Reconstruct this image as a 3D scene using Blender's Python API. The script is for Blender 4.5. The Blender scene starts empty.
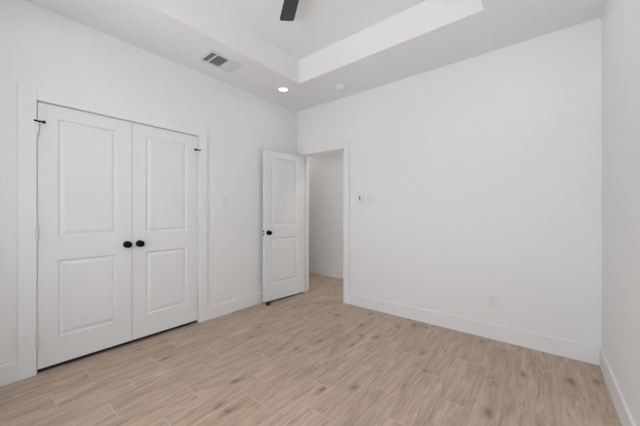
import bpy, bmesh, math, random
from mathutils import Vector, Matrix
R = math.radians
random.seed(7)
sc = bpy.context.scene
C = sc.collection

# ---------------------------------------------------------------- camera
CAM_H = 1.203
cd = bpy.data.cameras.new('camera')
cd.sensor_width = 36.0
cd.lens = 276.7 / 640 * 36
cd.shift_y = -0.5 / 640
cd.clip_start = 0.02
cam = bpy.data.objects.new('camera', cd)
C.objects.link(cam)
cam.location = (0, 0, CAM_H)
cam.rotation_euler = (R(90), 0, R(38.8))
sc.camera = cam

# ---------------------------------------------------------------- world, lights, exposure
w = bpy.data.worlds.new('world')
sc.world = w
w.use_nodes = True
bg = w.node_tree.nodes['Background']
bg.inputs[0].default_value = (0.93, 0.96, 1.0, 1)
bg.inputs[1].default_value = 3.7

def area(name, loc, rot, sx, sy, power, col=(1, 1, 1), spread=180):
    l = bpy.data.lights.new(name, 'AREA')
    l.shape = 'RECTANGLE'; l.size = sx; l.size_y = sy
    l.energy = power; l.color = col; l.spread = R(spread)
    o = bpy.data.objects.new(name, l); C.objects.link(o)
    o.location = loc; o.rotation_euler = rot
    return o
# added fill lamps outside the unseen windows: one level, one tilted at the ceiling
WIN_FILL_POWER, CEILING_FILL_POWER, CAN_POWER, HALL_FILL_POWER, LENS = 8.4, 23, 0.3, 11.0, 0.82
for wx in (-1.48, -0.34):
    area('window_fill', (wx, -0.62, 1.50), (R(90), 0, 0), 0.95, 1.5, WIN_FILL_POWER, (0.95, 0.97, 1.0))
    area('ceiling_fill', (wx, -2.5, -0.35), (R(118), 0, 0), 1.6, 1.2, CEILING_FILL_POWER, (0.97, 0.98, 1.0))
vs = sc.view_settings
vs.view_transform = 'Standard'; vs.look = 'None'; vs.gamma = 1; vs.use_curve_mapping = False
vs.exposure = 0.04

# ---------------------------------------------------------------- room measures
XL, XR, YB, YF = -2.93, 0.363, 3.085, -0.385
H = 2.74; HT = 3.016
TX0, TX1, TY0, TY1 = -2.265, -0.346, 0.295, 2.412       # tray
WT = 0.12
HALL_Y = 4.18; HX0, HX1 = -4.7, -0.6
OX0, OX1, OH = -2.806, -2.069, 2.052                      # entry opening
CY0, CY1, CH = 0.283, 1.518, 2.035                        # closet opening

# ---------------------------------------------------------------- helpers
def tag(o, label=None, cat=None, group=None, kind=None):
    if label: o['label'] = label
    if cat: o['category'] = cat
    if group: o['group'] = group
    if kind: o['kind'] = kind
    return o

def link_mesh(name, bm, mats, parent=None, loc=(0, 0, 0), rot=(0, 0, 0), smooth=False):
    bmesh.ops.recalc_face_normals(bm, faces=bm.faces)
    me = bpy.data.meshes.new(name)
    bm.to_mesh(me); bm.free()
    if not isinstance(mats, (list, tuple)): mats = [mats]
    for m in mats: me.materials.append(m)
    if smooth:
        for p in me.polygons: p.use_smooth = True
        try: me.set_sharp_from_angle(angle=R(35))
        except Exception: pass
    o = bpy.data.objects.new(name, me); C.objects.link(o)
    o.location = loc; o.rotation_euler = rot
    if parent: o.parent = parent
    return o

def box(bm, x0, x1, y0, y1, z0, z1, mat=0, bev=0.0):
    vs_ = [bm.verts.new(p) for p in ((x0, y0, z0), (x1, y0, z0), (x1, y1, z0), (x0, y1, z0),
                                     (x0, y0, z1), (x1, y0, z1), (x1, y1, z1), (x0, y1, z1))]
    fs = []
    for q in ((3, 2, 1, 0), (4, 5, 6, 7), (0, 1, 5, 4), (1, 2, 6, 5), (2, 3, 7, 6), (3, 0, 4, 7)):
        f = bm.faces.new([vs_[i] for i in q]); f.material_index = mat; fs.append(f)
    if bev:
        es = {e for f in fs for e in f.edges}
        bmesh.ops.bevel(bm, geom=list(es), offset=bev, segments=2, affect='EDGES', profile=0.5)

def lathe(bm, prof, seg=32, M=Matrix(), mat=0):
    """prof: (radius, height) list along local Z."""
    rings = []
    for r, z in prof:
        if r < 1e-6:
            rings.append([bm.verts.new(M @ Vector((0, 0, z)))])
        else:
            rings.append([bm.verts.new(M @ Vector((r * math.cos(2 * math.pi * i / seg), r * math.sin(2 * math.pi * i / seg), z))) for i in range(seg)])
    for a, b in zip(rings, rings[1:]):
        for i in range(seg):
            j = (i + 1) % seg
            if len(a) == 1 and len(b) == 1: continue
            if len(a) == 1: f = bm.faces.new((a[0], b[i], b[j]))
            elif len(b) == 1: f = bm.faces.new((a[i], a[j], b[0]))
            else: f = bm.faces.new((a[i], a[j], b[j], b[i]))
            f.material_index = mat

def cyl(bm, p0, p1, r, seg=20, mat=0):
    p0, p1 = Vector(p0), Vector(p1)
    d = p1 - p0
    M = Matrix.Translation(p0) @ d.to_track_quat('Z', 'Y').to_matrix().to_4x4()
    lathe(bm, [(0, 0), (r, 0), (r, d.length), (0, d.length)], seg, M, mat)

# ---------------------------------------------------------------- materials
def new_mat(name):
    m = bpy.data.materials.new(name); m.use_nodes = True
    nt = m.node_tree
    return m, nt, nt.nodes['Principled BSDF']

def N(nt, t, **kw):
    n = nt.nodes.new(t)
    for k, v in kw.items(): setattr(n, k, v)
    return n

def paint(name, col, rough, bump=0.0, scale=300, spec=0.5, var=0.0):
    m, nt, b = new_mat(name)
    b.inputs['Roughness'].default_value = rough
    b.inputs['Specular IOR Level'].default_value = spec
    tc = N(nt, 'ShaderNodeTexCoord')
    n = N(nt, 'ShaderNodeTexNoise'); n.inputs['Scale'].default_value = 2.2; n.inputs['Detail'].default_value = 3
    nt.links.new(tc.outputs['Object'], n.inputs['Vector'])
    r = N(nt, 'ShaderNodeValToRGB')
    r.color_ramp.elements[0].color = (*[c * (1 - var) for c in col], 1)
    r.color_ramp.elements[1].color = (*col, 1)
    nt.links.new(n.outputs['Fac'], r.inputs[0]); nt.links.new(r.outputs[0], b.inputs['Base Color'])
    if bump:
        n2 = N(nt, 'ShaderNodeTexNoise'); n2.inputs['Scale'].default_value = scale; n2.inputs['Detail'].default_value = 2
        nt.links.new(tc.outputs['Object'], n2.inputs['Vector'])
        bp = N(nt, 'ShaderNodeBump'); bp.inputs['Strength'].default_value = bump; bp.inputs['Distance'].default_value = 0.001
        nt.links.new(n2.outputs['Fac'], bp.inputs['Height']); nt.links.new(bp.outputs[0], b.inputs['Normal'])
    return m

M_wall = paint('wall_paint', (0.90, 0.90, 0.90), 0.75, 0.25, 220, 0.25, 0.012)
M_ceil = paint('ceiling_paint', (0.91, 0.91, 0.91), 0.85, 0.25, 200, 0.2, 0.01)
M_trim = paint('trim_paint', (0.895, 0.895, 0.90), 0.5, 0.0, 1, 0.25)
M_door = paint('door_paint', (0.87, 0.87, 0.875), 0.5, 0.05, 400, 0.3)
M_plast = paint('white_plastic', (0.87, 0.87, 0.865), 0.35, 0, 1, 0.4)
M_plast2 = paint('grey_plastic', (0.52, 0.52, 0.52), 0.4, 0, 1, 0.4)
M_dark = paint('dark_slot', (0.06, 0.06, 0.06), 0.6)
M_black = paint('black_metal', (0.003, 0.003, 0.003), 0.42, 0, 1, 0.10)
M_rubber_shade = paint('black_rubber_and_shade', (0.014, 0.013, 0.012), 0.6, 0, 1, 0.4)  # real rubber parts, and the shade strips under the doors
M_fan = paint('charcoal_blade', (0.055, 0.053, 0.054), 0.42, 0.1, 60, 0.4, 0.12)
M_vent = paint('vent_enamel', (0.78, 0.78, 0.77), 0.45, 0, 1, 0.4)
M_duct_shade = paint('vent_duct_shade', (0.16, 0.165, 0.15), 0.8)  # dark colour for the shade behind the louvres
M_closet = paint('closet_shade', (0.3, 0.3, 0.3), 0.8)  # dark grey puts the shade of the closet door gaps into the colour
M_hinge, _nt, _b = new_mat('satin_nickel')
_b.inputs['Base Color'].default_value = (0.86, 0.86, 0.855, 1); _b.inputs['Metallic'].default_value = 0.15; _b.inputs['Roughness'].default_value = 0.4

M_glass, nt, b = new_mat('window_glass')
tr = N(nt, 'ShaderNodeBsdfTransparent'); gl = N(nt, 'ShaderNodeBsdfGlossy'); gl.inputs['Roughness'].default_value = 0.02
mx = N(nt, 'ShaderNodeMixShader'); mx.inputs[0].default_value = 0.06
nt.links.new(tr.outputs[0], mx.inputs[1]); nt.links.new(gl.outputs[0], mx.inputs[2])
nt.links.new(mx.outputs[0], nt.nodes['Material Output'].inputs[0])

M_lamp, nt, b = new_mat('lamp_lens')
b.inputs['Base Color'].default_value = (0.9, 0.9, 0.88, 1)
b.inputs['Emission Color'].default_value = (1, 0.975, 0.93, 1); b.inputs['Emission Strength'].default_value = LENS

def wood_tile():
    m, nt, b = new_mat('wood_look_tile')
    L = nt.links.new
    at = N(nt, 'ShaderNodeAttribute', attribute_name='plank')      # rgb: two random offsets and a tone
    sep = N(nt, 'ShaderNodeSeparateColor'); L(at.outputs['Color'], sep.inputs[0])
    tc = N(nt, 'ShaderNodeTexCoord')
    off = N(nt, 'ShaderNodeCombineXYZ')
    def mul(sock, k):
        n = N(nt, 'ShaderNodeMath', operation='MULTIPLY'); L(sock, n.inputs[0]); n.inputs[1].default_value = k; return n.outputs[0]
    L(mul(sep.outputs[0], 37.0), off.inputs[0]); L(mul(sep.outputs[1], 53.0), off.inputs[1]); L(mul(sep.outputs[2], 11.0), off.inputs[2])
    add = N(nt, 'ShaderNodeVectorMath', operation='ADD'); L(tc.outputs['Object'], add.inputs[0]); L(off.outputs[0], add.inputs[1])
    def mapped(sx, sy):
        n = N(nt, 'ShaderNodeMapping'); n.inputs['Scale'].default_value = (sx, sy, 1); L(add.outputs[0], n.inputs['Vector']); return n.outputs[0]
    def noise(vec, scale, detail=4, dist=0.0, rough=0.55):
        n = N(nt, 'ShaderNodeTexNoise'); L(vec, n.inputs['Vector'])
        n.inputs['Scale'].default_value = scale; n.inputs['Detail'].default_value = detail
        n.inputs['Distortion'].default_value = dist; n.inputs['Roughness'].default_value = rough
        return n.outputs['Fac']
    def ramp(fac, pts):
        r = N(nt, 'ShaderNodeValToRGB'); L(fac, r.inputs[0]); cr = r.color_ramp
        while len(cr.elements) < len(pts): cr.elements.new(0.5)
        for e, (p, c) in zip(cr.elements, pts): e.position = p; e.color = (*c, 1) if len(c) == 3 else c
        return r.outputs[0]
    def g(v): return (v, v, v)
    def mix(kind, fac, a, bb):
        n = N(nt, 'ShaderNodeMix', data_type='RGBA', blend_type=kind)
        if isinstance(fac, float): n.inputs[0].default_value = fac
        else: L(fac, n.inputs[0])
        L(a, n.inputs[6]); L(bb, n.inputs[7]); return n.outputs[2]
    broad = noise(mapped(9.0, 1.6), 1.0, 5, 1.6)
    col = ramp(broad, [(0.28, WD), (0.5, WM), (0.72, WL)])
    fine = ramp(noise(mapped(48.0, 3.4), 1.0, 5, 1.0, 0.65), [(0.32, g(0.78)), (0.62, g(1.09))])
    col = mix('MULTIPLY', 1.0, col, fine)
    streak = ramp(noise(mapped(19.0, 2.2), 1.0, 4, 2.4), [(0.31, g(0.70)), (0.41, g(1.0)), (0.58, g(1.0)), (0.68, g(1.14))])
    col = mix('MULTIPLY', 0.8, col, streak)
    # knots: sparse dark ovals drawn out along the grain
    vor = N(nt, 'ShaderNodeTexVoronoi', feature='F1', voronoi_dimensions='2D'); vor.inputs['Scale'].default_value = 1.0
    wv = N(nt, 'ShaderNodeVectorMath', operation='ADD')
    nn = N(nt, 'ShaderNodeTexNoise'); nn.inputs['Scale'].default_value = 9.0; L(add.outputs[0], nn.inputs['Vector'])
    sc_ = N(nt, 'ShaderNodeVectorMath', operation='SCALE'); sc_.inputs['Scale'].default_value = 0.25
    L(nn.outputs['Color'], sc_.inputs[0]); L(mapped(7.0, 3.4), wv.inputs[0]); L(sc_.outputs[0], wv.inputs[1])
    L(wv.outputs[0], vor.inputs['Vector'])
    sepc = N(nt, 'ShaderNodeSeparateColor'); L(vor.outputs['Color'], sepc.inputs[0])
    gate = N(nt, 'ShaderNodeMath', operation='GREATER_THAN'); L(sepc.outputs[0], gate.inputs[0]); gate.inputs[1].default_value = 0.84
    kn = ramp(vor.outputs['Distance'], [(0.05, g(1.0)), (0.12, g(0.45)), (0.30, g(0.0))])
    kf = N(nt, 'ShaderNodeMath', operation='MULTIPLY'); L(kn, kf.inputs[0]); L(gate.outputs[0], kf.inputs[1])
    kc = N(nt, 'ShaderNodeRGB'); kc.outputs[0].default_value = (0.15, 0.095, 0.06, 1)
    kf2 = mul(kf.outputs[0], 0.66)
    col = mix('MIX', kf2, col, kc.outputs[0])
    tone = ramp(sep.outputs[2], [(0.0, (0.96, 0.95, 0.94)), (1.0, (1.03, 1.03, 1.03))])
    col = mix('MULTIPLY', 1.0, col, tone)
    L(col, b.inputs['Base Color'])
    b.inputs['Roughness'].default_value = 0.42
    b.inputs['Specular IOR Level'].default_value = 0.4
    bp = N(nt, 'ShaderNodeBump'); bp.inputs['Strength'].default_value = 0.25; bp.inputs['Distance'].default_value = 0.001
    L(fine, bp.inputs['Height']); L(bp.outputs[0], b.inputs['Normal'])
    return m
WD, WM, WL = (0.435, 0.322, 0.232), (0.545, 0.42, 0.32), (0.635, 0.505, 0.398)
M_wood = wood_tile()
M_grout = paint('grout', (0.76, 0.66, 0.57), 0.85)

# ---------------------------------------------------------------- floor (8 x 24 inch wood-look tiles, joints stepped by a third)
bm = bmesh.new()
FX0, FX1, FY0, FY1 = HX0, XR + 0.06, YF - 0.06, HALL_Y + 0.06
box(bm, FX0, FX1, FY0, FY1, -0.06, -0.0012, 1)
lay = bm.loops.layers.float_color.new('plank')
row0 = -0.93
g2 = 0.0012
i0 = math.floor((FX0 - row0) / 0.2) - 1
i1 = math.ceil((FX1 - row0) / 0.2) + 1
OFF = (0.525, 0.315, 0.088)
for i in range(i0, i1):
    xa, xb = row0 + 0.2 * i + g2 * 0.5, row0 + 0.2 * (i + 1) - g2 * 0.5
    xa, xb = max(xa, FX0), min(xb, FX1)
    if xb - xa < 0.005: continue
    o = OFF[i % 3]
    k = math.floor((FY0 - o) / 0.6) - 1
    while o + 0.6 * k < FY1:
        ya, yb = max(o + 0.6 * k + g2, FY0), min(o + 0.6 * (k + 1) - g2, FY1)
        k += 1
        if yb - ya < 0.005: continue
        f = bm.faces.new([bm.verts.new(p) for p in ((xa, ya, 0), (xb, ya, 0), (xb, yb, 0), (xa, yb, 0))])
        c = (random.random(), random.random(), random.random(), 1)
        for l in f.loops: l[lay] = c
fl = link_mesh('floor', bm, [M_wood, M_grout])
tag(fl, kind='structure')

# ---------------------------------------------------------------- ceiling with tray
bm = bmesh.new()
CT = HT + 0.12
box(bm, XL - WT, TX0, YF - WT, YB + WT, H, CT)
box(bm, TX1, XR + WT, YF - WT, YB + WT, H, CT)
box(bm, TX0, TX1, YF - WT, TY0, H, CT)
box(bm, TX0, TX1, TY1, YB + WT, H, CT)
box(bm, TX0, TX1, TY0, TY1, HT, CT)
tag(link_mesh('ceiling', bm, M_ceil), kind='structure')
bm = bmesh.new(); box(bm, HX0, HX1, YB + WT, HALL_Y + WT, H, H + 0.12)
tag(link_mesh('ceiling_hall', bm, M_ceil), kind='structure')

# ---------------------------------------------------------------- walls
def struct(name, boxes, m, bev=0):
    bm = bmesh.new()
    for b_ in boxes: box(bm, *b_, bev=bev)
    return tag(link_mesh(name, bm, m), kind='structure')
LT = 0.02                                                # lining boards
struct('wall_left', [(XL - WT, XL, YF - WT, CY0 - LT, 0, H), (XL - WT, XL, CY1 + LT, YB, 0, H),
                     (XL - WT, XL, CY0 - LT, CY1 + LT, CH + LT, H)], M_wall)
struct('wall_back', [(HX0, OX0 - LT, YB, YB + WT, 0, H), (OX1 + LT, XR + WT, YB, YB + WT, 0, H),
                     (OX0 - LT, OX1 + LT, YB, YB + WT, OH + LT, H)], M_wall)
struct('wall_right', [(XR, XR + WT, YF - WT, YB, 0, H)], M_wall)
W1, W2, WZ0, WZ1 = (-1.98, -0.98), (-0.84, 0.16), 0.75, 2.25  # unseen windows, assumed and placed for the light they let in
struct('wall_front', [(XL, XR, YF - WT, YF, 0, WZ0), (XL, XR, YF - WT, YF, WZ1, H),
                      (XL, W1[0], YF - WT, YF, WZ0, WZ1), (W1[1], W2[0], YF - WT, YF, WZ0, WZ1), (W2[1], XR, YF - WT, YF, WZ0, WZ1)], M_wall)
struct('wall_hall', [(HX0, HX1, HALL_Y, HALL_Y + WT, 0, H), (HX0 - WT, HX0, YB, HALL_Y + WT, 0, H), (HX1, HX1 + WT, YB + WT, HALL_Y + WT, 0, H)], M_wall)
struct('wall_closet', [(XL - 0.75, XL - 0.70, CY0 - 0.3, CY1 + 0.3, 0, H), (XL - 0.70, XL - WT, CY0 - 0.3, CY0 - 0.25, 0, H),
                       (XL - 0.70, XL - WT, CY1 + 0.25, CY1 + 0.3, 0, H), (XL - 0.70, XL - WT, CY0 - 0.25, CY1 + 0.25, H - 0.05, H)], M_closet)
for n, (a, b_) in enumerate((W1, W2), 1):
    ft = 0.05
    win = struct('window_%d' % n, [(a, a + ft, YF - 0.09, YF - 0.02, WZ0, WZ1), (b_ - ft, b_, YF - 0.09, YF - 0.02, WZ0, WZ1),
                 (a + ft, b_ - ft, YF - 0.09, YF - 0.02, WZ0, WZ0 + ft), (a + ft, b_ - ft, YF - 0.09, YF - 0.02, WZ1 - ft, WZ1),
                 (a + ft, b_ - ft, YF - 0.08, YF - 0.03, 1.48, 1.52)], M_trim)
    bm = bmesh.new(); box(bm, a + ft, b_ - ft, YF - 0.058, YF - 0.052, WZ0 + ft, WZ1 - ft)
    link_mesh('window_pane', bm, M_glass, win)
    bm = bmesh.new(); box(bm, a - 0.03, b_ + 0.03, YF - 0.02, YF + 0.04, WZ0 - 0.025, WZ0, bev=0.004)
    link_mesh('window_sill', bm, M_trim, win)

# ---------------------------------------------------------------- door linings and casings
def frame_x(name, xp, sgn, y0, y1, z, wd, th, m, bev=0.003):      # casing on a wall facing +-X
    xa, xb = sorted((xp, xp + sgn * th))
    return struct(name, [(xa, xb, y0 - wd, y0, 0, z + wd), (xa, xb, y1, y1 + wd, 0, z + wd), (xa, xb, y0, y1, z, z + wd)], m, bev)
CW = 0.097
frame_x('trim_1', XL, 1, CY0 - 0.001, CY1 + 0.004, CH + 0.002, CW, 0.018, M_trim, 0.002)        # closet casing
struct('trim_2', [(XL - WT, XL, CY0 - LT, CY0 - 0.001, 0, CH), (XL - WT, XL, CY1 + 0.001, CY1 + LT, 0, CH), (XL - WT, XL, CY0 - LT, CY1 + LT, CH, CH + LT),
                  (XL - 0.06, XL - 0.045, CY0 - 0.001, CY0 + 0.010, 0, CH), (XL - 0.06, XL - 0.045, CY1 - 0.010, CY1 + 0.001, 0, CH)], M_trim)
ya, yb = YB - 0.022, YB
EW = 0.093
struct('trim_3', [(OX0 - EW, OX0 - 0.005, ya, yb, 0, OH + EW + 0.008), (OX1 + 0.005, OX1 + EW, ya, yb, 0, OH + EW + 0.008), (OX0 - 0.005, OX1 + 0.005, ya, yb, OH + 0.005, OH + EW + 0.008)], M_trim, 0.002)
struct('trim_4', [(OX0 - LT, OX0, YB, YB + WT, 0, OH), (OX1, OX1 + LT, YB, YB + WT, 0, OH), (OX0 - LT, OX1 + LT, YB, YB + WT, OH, OH + LT),
                  (OX0, OX0 + 0.011, YB + 0.042, YB + 0.075, 0, OH - 0.011), (OX1 - 0.011, OX1, YB + 0.042, YB + 0.075, 0, OH - 0.011),
                  (OX0, OX1, YB + 0.042, YB + 0.075, OH - 0.011, OH)], M_trim)
ya, yb = YB + WT, YB + WT + 0.018
struct('trim_5', [(OX0 - EW, OX0 - 0.005, ya, yb, 0, OH + EW + 0.008), (OX1 + 0.005, OX1 + EW, ya, yb, 0, OH + EW + 0.008), (OX0 - 0.005, OX1 + 0.005, ya, yb, OH + 0.005, OH + EW + 0.008)], M_trim, 0.002)

# ---------------------------------------------------------------- baseboards
BH, BT = 0.142, 0.014
def baseboard(name, runs):
    """runs: (p0, p1, inward normal); flat board with an eased top edge"""
    bm = bmesh.new()
    for (x0, y0), (x1, y1), (nx, ny) in runs:
        prof = [(0, 0), (BT, 0), (BT, BH - 0.003), (BT - 0.0015, BH - 0.0008), (BT - 0.004, BH), (0, BH)]
        rings = []
        for (x, y) in ((x0, y0), (x1, y1)):
            rings.append([bm.verts.new((x + nx * d, y + ny * d, z)) for d, z in prof])
        n = len(prof)
        for i in range(n):
            bm.faces.new((rings[0][i], rings[0][(i + 1) % n], rings[1][(i + 1) % n], rings[1][i]))
        bm.faces.new(rings[0]); bm.faces.new(rings[1][::-1])
    return tag(link_mesh(name, bm, M_trim), kind='structure')
baseboard('baseboard_left', [((XL, YF), (XL, CY0 - CW - 0.001), (1, 0)), ((XL, CY1 + CW + 0.004), (XL, YB), (1, 0))])
baseboard('baseboard_back', [((XL + BT, YB), (OX0 - EW, YB), (0, -1)), ((OX1 + EW, YB), (XR - BT, YB), (0, -1))])
baseboard('baseboard_right', [((XR, YF + BT), (XR, YB), (-1, 0))])
baseboard('baseboard_front', [((XL + BT, YF), (XR, YF), (0, 1))])
baseboard('baseboard_hall', [((HX0, HALL_Y), (HX1, HALL_Y), (0, -1)), ((OX1 + EW, YB + WT), (HX1, YB + WT), (0, 1)), ((HX0, YB + WT), (OX0 - EW, YB + WT), (0, 1))])

# ---------------------------------------------------------------- two-panel doors
DT = 0.035
def door_leaf(width, z0, z1, stile, panels):
    """local X across, Y depth 0..DT, Z up; moulded panels on both faces"""
    bm = bmesh.new()
    for side in (0, 1):
        y = 0.0 if side == 0 else DT
        s = 1 if side == 0 else -1                       # direction into the leaf
        xs = [0, stile, width - stile, width]
        zs = [z0] + [v for p in panels for v in p] + [z1]
        V = {(i, j): bm.verts.new((x, y, z)) for i, x in enumerate(xs) for j, z in enumerate(zs)}
        for i in range(3):
            for j in range(len(zs) - 1):
                if i == 1 and j % 2 == 1: continue
                bm.faces.new((V[i, j], V[i + 1, j], V[i + 1, j + 1], V[i, j + 1]))
        for k, (a, b_) in enumerate(panels):
            j = 2 * k + 1
            prev = [V[1, j], V[2, j], V[2, j + 1], V[1, j + 1]]
            for ins, dep in ((0.004, 0.0052), (0.010, 0.0105), (0.018, 0.0122), (0.023, 0.0105), (0.038, 0.0040), (0.044, 0.0028)):
                cur = [bm.verts.new((x, y + s * dep, z)) for x, z in ((stile + ins, a + ins), (width - stile - ins, a + ins), (width - stile - ins, b_ - ins), (stile + ins, b_ - ins))]
                for q in range(4):
                    bm.faces.new((prev[q], prev[(q + 1) % 4], cur[(q + 1) % 4], cur[q]))
                prev = cur
            bm.faces.new(prev)
    for (xa, xb, za, zb) in ((0, 0, z0, z1), (width, width, z0, z1), (0, width, z0, z0), (0, width, z1, z1)):
        if xa == xb: vs_ = [(xa, 0, za), (xa, DT, za), (xa, DT, zb), (xa, 0, zb)]
        else: vs_ = [(xa, 0, za), (xb, 0, za), (xb, DT, za), (xa, DT, za)]
        bm.faces.new([bm.verts.new(v) for v in vs_])
    bmesh.ops.remove_doubles(bm, verts=bm.verts, dist=1e-5)
    return bm

def knob_bm(proj=0.062):
    """egg-shaped knob on a round rose; local Z is outward"""
    bm = bmesh.new()
    k = proj / 0.062
    prof = [(0, 0), (0.031, 0), (0.031, 0.003), (0.028, 0.007), (0.014, 0.009), (0.0115, 0.013), (0.0115, 0.022), (0.017, 0.026),
            (0.0245, 0.032), (0.0285, 0.040), (0.0285, 0.047), (0.0245, 0.055), (0.015, 0.0605), (0, 0.062)]
    lathe(bm, [(r, z * k) for r, z in prof], 36)
    return bm

def hinge_bm(hl=0.095):
    """barrel of five knuckles with ball tips and the two leaf edges; local Z up, centred"""
    bm = bmesh.new()
    for i in range(5):
        a = -hl / 2 + i * hl / 5
        cyl(bm, (0, 0, a + 0.0006), (0, 0, a + hl / 5 - 0.0006), 0.0088, 16)
    lathe(bm, [(0, -hl / 2 - 0.007), (0.004, -hl / 2 - 0.006), (0.005, -hl / 2 - 0.002), (0.004, -hl / 2 + 0.001), (0, -hl / 2 + 0.001)], 12)
    lathe(bm, [(0, hl / 2 - 0.001), (0.004, hl / 2 - 0.001), (0.005, hl / 2 + 0.002), (0.004, hl / 2 + 0.006), (0, hl / 2 + 0.007)], 12)
    return bm

PAN = ((0.236, 0.833), (1.013, 1.927))
Z0, Z1 = 0.032, 2.029
KZ = 0.914

def hinge_stop(parent, loc, sgn):
    """black hinge-pin door stop: ring on the pin, arm over the leaf, padded tip, and short stub towards the casing"""
    bm = bmesh.new()
    cyl(bm, (0, 0, -0.006), (0, 0, 0.004), 0.012, 20)
    box(bm, -0.005, 0.005, -0.004 if sgn > 0 else -0.030, 0.030 if sgn > 0 else 0.004, -0.0055, 0.0055, bev=0.001)
    cyl(bm, (0.0, 0, 0), (0.014, -sgn * 0.016, 0), 0.0055, 14)
    o = link_mesh('hinge_stop', bm, M_black, parent, loc, smooth=True)
    bm = bmesh.new()
    cyl(bm, (0.002, sgn * 0.028, 0), (0.002, sgn * 0.044, 0), 0.011, 16)
    link_mesh('bumper', bm, M_rubber_shade, o, smooth=True)
    return o

# closet leaves: closed, faces in the plane of the wall
def closet_door(name, y0, y1, hinge_y, knob_y, sgn):
    wdt = y1 - y0
    d = link_mesh(name, door_leaf(wdt, Z0, Z1, 0.113, PAN), M_door, None, (XL - 0.002, y0, 0), (0, 0, R(90)))
    d['kind'] = 'structure'
    def loc(y, x=0.0, z=0.0): return (y - y0, -x - 0.002, z)      # world offsets into the leaf's own frame
    k = link_mesh('door_knob', knob_bm(), M_black, d, (knob_y - y0, 0, KZ), (R(90), 0, 0), smooth=True)
    for z in (1.826, 1.046, 0.256):
        link_mesh('hinge', hinge_bm(), M_hinge, d, (hinge_y - y0, -0.020, z), smooth=True)
    bm = bmesh.new(); box(bm, 0.003, wdt - 0.003, 0.008, DT - 0.006, 0.010, Z0)  # added black strip paints the shade in the gap below the leaf
    link_mesh('gap_shade_strip', bm, M_rubber_shade, d)['label'] = 'added black strip in place of the shade under the door'
    s = hinge_stop(d, (hinge_y - y0, -0.022, 1.880), sgn)
    s.rotation_euler = (0, 0, R(-90))
    return d
closet_door('door_1', CY0 + 0.003, 0.8955, CY0 + 0.001, 0.857, 1)
closet_door('door_2', 0.8985, CY1 - 0.003, CY1 - 0.001, 0.957, -1)

# entry door: swung open against the left wall
EWD = 0.694
ANG = 96.0
ed = link_mesh('door_3', door_leaf(EWD, 0.024, 2.030, 0.118, ((0.245, 0.860), (1.030, 1.948))), M_door, None, (OX0 + 0.004, YB - 0.024, 0), (0, 0, R(-ANG)))
ed['kind'] = 'structure'
link_mesh('door_knob', knob_bm(), M_black, ed, (EWD - 0.062, DT, KZ + 0.020), (R(-90), 0, 0), smooth=True)
link_mesh('door_knob', knob_bm(0.050), M_black, ed, (EWD - 0.062, 0, KZ + 0.020), (R(90), 0, 0), smooth=True)
bm = bmesh.new()
box(bm, EWD - 0.0005, EWD + 0.0015, 0.005, 0.030, KZ - 0.012, KZ + 0.052, bev=0.0006)
lp = link_mesh('latch_plate', bm, M_black, ed)
bm = bmesh.new()
cyl(bm, (EWD + 0.001, 0.0175, KZ + 0.044), (EWD + 0.0035, 0.0175, KZ + 0.044), 0.0055, 12)
cyl(bm, (EWD + 0.001, 0.0175, KZ - 0.004), (EWD + 0.0035, 0.0175, KZ - 0.004), 0.0055, 12)
link_mesh('plate_screw', bm, M_black, lp)
bm = bmesh.new()
box(bm, EWD + 0.001, EWD + 0.010, 0.007, 0.028, KZ + 0.011, KZ + 0.029, bev=0.002)
link_mesh('latch_bolt', bm, M_hinge, lp)
bm = bmesh.new(); box(bm, 0.004, EWD - 0.004, 0.006, DT - 0.006, 0.009, 0.024)  # added black strip, stands in for shade under the open leaf
link_mesh('gap_shade_strip', bm, M_rubber_shade, ed)['label'] = 'added black strip in place of the shade under the door'
for z in (1.826, 1.046, 0.236):
    link_mesh('hinge', hinge_bm(), M_hinge, ed, (-0.003, -0.0065, z), smooth=True)

# ---------------------------------------------------------------- floor door stop
bm = bmesh.new()
lathe(bm, [(0, 0), (0.025, 0), (0.025, 0.004), (0.022, 0.008), (0.021, 0.012)], 28)
lathe(bm, [(0.021, 0.012), (0.026, 0.016), (0.028, 0.025), (0.026, 0.034), (0.018, 0.041), (0, 0.044)], 28)
ds = link_mesh('door_stop', bm, M_rubber_shade, None, (-2.782, 2.378, 0.0), smooth=True)
tag(ds, 'small round black rubber door stop on the floor under the open door corner', 'door stop')

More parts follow.
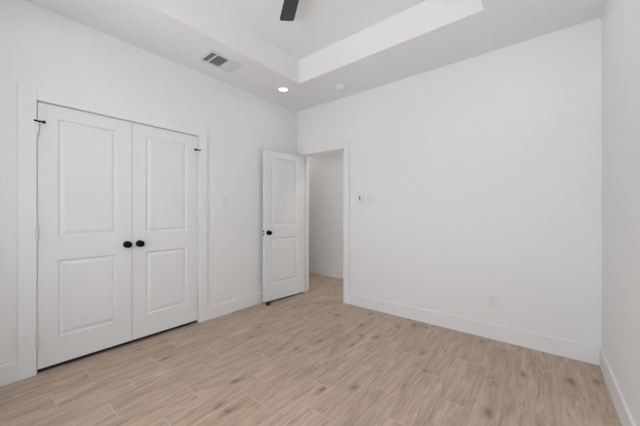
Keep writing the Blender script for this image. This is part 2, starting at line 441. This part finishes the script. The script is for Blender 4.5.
# ---------------------------------------------------------------- wall plates
def plate(name, w_, h_, loc, rz, label, cat):
    """root is the plate; local X across, local -Y outward, local Z up"""
    bm = bmesh.new(); box(bm, -w_ / 2, w_ / 2, -0.006, 0, -h_ / 2, h_ / 2, bev=0.002)
    o = link_mesh(name, bm, M_plast, None, loc, (0, 0, rz))
    return tag(o, label, cat)
def screw(p, x, z):
    bm = bmesh.new(); cyl(bm, (x, -0.0055, z), (x, -0.0072, z), 0.003, 12)
    box(bm, x - 0.0025, x + 0.0025, -0.0076, -0.007, z - 0.0004, z + 0.0004, 1)
    return link_mesh('screw', bm, [M_plast, M_dark], p)
def rocker(p, x, cz=0.0):
    bm = bmesh.new()
    hw, hh = 0.0165, 0.033
    v = [(-hw, -0.006, -hh), (hw, -0.006, -hh), (hw, -0.006, hh), (-hw, -0.006, hh),
         (-hw, -0.012, -hh), (hw, -0.012, -hh), (hw, -0.0075, 0), (-hw, -0.0075, 0), (hw, -0.0085, hh), (-hw, -0.0085, hh)]
    V = [bm.verts.new((x + a, b_, cz + c)) for a, b_, c in v]
    for q in ((4, 5, 6, 7), (7, 6, 8, 9), (0, 1, 5, 4), (3, 2, 8, 9)): bm.faces.new([V[i] for i in q])
    bm.faces.new([V[i] for i in (0, 4, 7, 9, 3)]); bm.faces.new([V[i] for i in (1, 5, 6, 8, 2)])
    r = link_mesh('rocker', bm, M_plast, p)
    bm = bmesh.new()
    for (a, b_, c, d) in ((x - hw - 0.0015, x - hw, cz - hh - 0.0015, cz + hh + 0.0015), (x + hw, x + hw + 0.0015, cz - hh - 0.0015, cz + hh + 0.0015),
                          (x - hw, x + hw, cz - hh - 0.0015, cz - hh), (x - hw, x + hw, cz + hh, cz + hh + 0.0015)):
        box(bm, a, b_, -0.0064, -0.0055, c, d)
    link_mesh('shadow_gap', bm, M_plast2, r)
    return r
def receptacle(p, z):
    bm = bmesh.new()
    seg = 28; ring0 = []; ring1 = []
    for i in range(seg):
        a = 2 * math.pi * i / seg
        x = 0.017 * math.cos(a); zz = max(-0.0125, min(0.0125, 0.0165 * math.sin(a)))
        ring0.append(bm.verts.new((x, -0.005, z + zz))); ring1.append(bm.verts.new((x, -0.0085, z + zz)))
    for i in range(seg):
        j = (i + 1) % seg; bm.faces.new((ring0[i], ring0[j], ring1[j], ring1[i]))
    bm.faces.new(ring1)
    r = link_mesh('receptacle', bm, M_plast, p)
    for xx, hh in ((-0.0064, 0.0045), (0.0064, 0.0037)):
        bm = bmesh.new(); box(bm, xx - 0.0011, xx + 0.0011, -0.0091, -0.0084, z + 0.003 - hh, z + 0.003 + hh)
        link_mesh('slot', bm, M_dark, r)
    bm = bmesh.new(); cyl(bm, (0, -0.0084, z - 0.0075), (0, -0.0091, z - 0.0075), 0.0024, 12)
    link_mesh('slot', bm, M_dark, r)
def switch(loc, rz, label):
    p = plate('light_switch', 0.072, 0.116, loc, rz, label, 'light switch')
    rocker(p, 0); screw(p, 0, 0.048); screw(p, 0, -0.048); return p
def outlet(loc, rz, label):
    p = plate('wall_outlet', 0.072, 0.116, loc, rz, label, 'outlet')
    receptacle(p, 0.0195); receptacle(p, -0.0195); screw(p, 0, 0); return p
L_ROT = R(90)                                             # local -Y -> +X (left wall)
switch((XL, 1.862, 1.340), L_ROT, 'white rocker light switch on the left wall between the closet and the open door')
outlet((XL, 2.330, 0.352), L_ROT, 'white outlet low on the left wall behind the edge of the open door')
outlet((-0.366, YB, 0.357), 0, 'white duplex outlet low on the back wall above the baseboard')
switch((-3.11, HALL_Y, 1.320), 0, 'white light switch on the hallway wall seen through the open doorway')
p = plate('switch_plate', 0.118, 0.116, (-1.680, YB, 1.362), 0, 'white two-gang switch plate right of the fan remote by the doorway', 'light switch')
for x in (-0.023, 0.023): rocker(p, x); screw(p, x, 0.048); screw(p, x, -0.048)
# fan remote in its wall cradle
t = plate('fan_remote', 0.118, 0.128, (-1.815, YB, 1.376), 0, 'white wall-mounted fan remote with a dark slot beside the doorway casing', 'remote control')
bm = bmesh.new(); box(bm, -0.052, 0.052, -0.016, -0.005, -0.056, 0.050, bev=0.004); hs = link_mesh('housing', bm, M_plast, t)
bm = bmesh.new(); box(bm, -0.010, 0.006, -0.0170, -0.0155, -0.014, 0.040, bev=0.0005); link_mesh('display', bm, paint('grey_display', (0.13, 0.13, 0.13), 0.3), hs)
bm = bmesh.new(); box(bm, 0.012, 0.046, -0.019, -0.0155, -0.018, 0.042, bev=0.002); link_mesh('cover_flap', bm, M_plast, hs)
for x in (0.012, 0.025, 0.038):
    bm = bmesh.new(); box(bm, x - 0.004, x + 0.004, -0.018, -0.0155, -0.040, -0.032, bev=0.0008); link_mesh('button', bm, M_plast2, hs)

# ---------------------------------------------------------------- recessed ceiling lights
def can(x, y, z, label, power, group=None):
    bm = bmesh.new()
    lathe(bm, [(0.060, -0.006), (0.074, -0.005), (0.078, 0.0), (0.058, 0.0), (0.058, -0.004), (0.060, -0.006)], 48)
    o = link_mesh('recessed_light', bm, M_plast, None, (x, y, z), smooth=True)
    tag(o, label, 'ceiling light', group)
    bm = bmesh.new(); lathe(bm, [(0, -0.0035), (0.058, -0.0035), (0.058, 0.0), (0, 0.0)], 48)
    link_mesh('lens', bm, M_lamp, o)
    l = bpy.data.lights.new('lamp_glow', 'AREA'); l.shape = 'DISK'; l.size = 0.12; l.energy = power; l.color = (1, 0.97, 0.925)
    lo = bpy.data.objects.new('lamp_glow', l); C.objects.link(lo); lo.parent = o; lo.location = (0, 0, -0.008)
    return o
can(-2.520, 2.403, H, 'round lit recessed light in the ceiling near the back left corner of the room', CAN_POWER)
can(-0.090, 2.403, H, 'round lit recessed light in the ceiling near the back right corner of the room', CAN_POWER * 2)
can(-2.520, 0.305, H, 'round lit recessed light in the ceiling above the left end of the closet', CAN_POWER)
can(-0.090, 0.305, H, 'round lit recessed light in the ceiling by the window in the front right corner', CAN_POWER)

can(-1.45, 3.66, H, 'unseen recessed light added as fill in the hallway ceiling to the right of the open doorway', HALL_FILL_POWER * 0.85)  # added lamp out of view, brightens the hallway
can(-3.95, 3.66, H, 'unseen recessed light added as fill in the hallway ceiling to the left of the open doorway', HALL_FILL_POWER * 0.28)  # second added lamp out of view, evens out the hallway

# ---------------------------------------------------------------- smoke detector
bm = bmesh.new()
lathe(bm, [(0, 0), (0.070, 0), (0.070, -0.008), (0.062, -0.010), (0.060, -0.026), (0.054, -0.034), (0.024, -0.038), (0, -0.038)], 44)
sd = link_mesh('smoke_detector', bm, M_plast, None, (-1.935, 2.800, H), smooth=True)
tag(sd, 'round white smoke detector on the ceiling near the back wall above the doorway', 'smoke detector')
bm = bmesh.new(); lathe(bm, [(0.0625, -0.0135), (0.0625, -0.0165), (0.058, -0.0165), (0.058, -0.0135), (0.0625, -0.0135)], 44)
link_mesh('vent_ring', bm, M_plast2, sd)
bm = bmesh.new(); lathe(bm, [(0, -0.037), (0.010, -0.037), (0.010, -0.040), (0, -0.0405)], 20, Matrix.Translation((0.022, 0, 0)))
link_mesh('test_button', bm, M_plast, sd)

# ---------------------------------------------------------------- air vent in the ceiling soffit
vx0, vx1, vy0, vy1 = -2.655, -2.462, 1.418, 1.712
bm = bmesh.new()
fw = 0.032
z0, z1 = H - 0.008, H
box(bm, vx0 - fw, vx0, vy0 - fw, vy1 + fw, z0, z1, bev=0.002); box(bm, vx1, vx1 + fw, vy0 - fw, vy1 + fw, z0, z1, bev=0.002)
box(bm, vx0, vx1, vy0 - fw, vy0, z0, z1, bev=0.002); box(bm, vx0, vx1, vy1, vy1 + fw, z0, z1, bev=0.002)
cxv, cyv = (vx0 + vx1) / 2, (vy0 + vy1) / 2
bm.transform(Matrix.Translation((-cxv, -cyv, -H)))
vent = link_mesh('air_vent', bm, M_vent, None, (cxv, cyv, H))
tag(vent, 'white rectangular air vent with dark louvre openings in the ceiling above the closet', 'air vent')
hx, hy = (vx1 - vx0) / 2, (vy1 - vy0) / 2
bm = bmesh.new(); box(bm, -hx, hx, -hy, hy, -0.0012, 0.0); link_mesh('duct_shade', bm, M_duct_shade, vent)  # flat dark sheet stands in for the shade inside the vent opening
for yy, ww in ((1.474, 0.014), (1.604, 0.010)):
    bm = bmesh.new(); box(bm, -hx, hx, yy - cyv - ww / 2, yy - cyv + ww / 2, -0.0085, -0.001, bev=0.001); link_mesh('divider', bm, M_vent, vent)
def slat(y, ang, wd_, th=0.0010):
    bm = bmesh.new(); box(bm, -hx, hx, -wd_ / 2, wd_ / 2, -th / 2, th / 2)
    o = link_mesh('louvre', bm, M_vent, vent, (0, y - cyv, -0.0048), (R(ang), 0, 0)); return o
for y in (1.428, 1.440, 1.452, 1.463): slat(y, 52, 0.0072)
for k in range(9): slat(1.490 + k * 0.0127, 52, 0.0072)
for k in range(7): slat(1.617 + k * 0.0138, -22, 0.0150)

# ---------------------------------------------------------------- ceiling fan (mostly above the frame; one blade tip shows)
FC = Vector((-1.289, 1.381, HT))
fan = bpy.data.objects.new('ceiling_fan', None); C.objects.link(fan); fan.location = FC
tag(fan, 'dark charcoal ceiling fan hanging from the tray ceiling with one blade tip showing', 'ceiling fan')
bm = bmesh.new()
lathe(bm, [(0, 0), (0.085, 0), (0.085, -0.03), (0.095, -0.045), (0.115, -0.06), (0.118, -0.10), (0.10, -0.122), (0, -0.125)], 44)
link_mesh('motor_housing', bm, M_fan, fan, smooth=True)
bm = bmesh.new()
lathe(bm, [(0, -0.152), (0.075, -0.152), (0.082, -0.160), (0.078, -0.185), (0.05, -0.205), (0, -0.212)], 40)
link_mesh('hub_cap', bm, M_black, fan, smooth=True)
def blade():
    bm = bmesh.new()
    r0, r1, hw0, hw1, th, rc = 0.11, 0.540, 0.054, 0.0625, 0.008, 0.018
    pts = [(r0, -hw0)]
    for k in range(7):
        a = R(-90 + 90 * k / 6); pts.append((r1 - rc + rc * math.cos(a), -hw1 + rc + rc * math.sin(a)))
    for k in range(7):
        a = R(90 * k / 6); pts.append((r1 - rc + rc * math.cos(a), hw1 - rc + rc * math.sin(a)))
    pts.append((r0, hw0))
    lo = [bm.verts.new((x, y, -th / 2)) for x, y in pts]; hi = [bm.verts.new((x, y, th / 2)) for x, y in pts]
    n = len(pts)
    for i in range(n): bm.faces.new((lo[i], lo[(i + 1) % n], hi[(i + 1) % n], hi[i]))
    bm.faces.new(lo[::-1]); bm.faces.new(hi)
    return bm
for k in range(3):
    a = R(145 + 120 * k)
    b_ = link_mesh('blade', blade(), M_fan, fan, (0, 0, -0.146))
    b_.rotation_euler = (R(-9), 0, a)
    bm = bmesh.new(); box(bm, 0.04, 0.16, -0.018, 0.018, 0.004, 0.012, bev=0.002)
    link_mesh('blade_bracket', bm, M_black, b_)
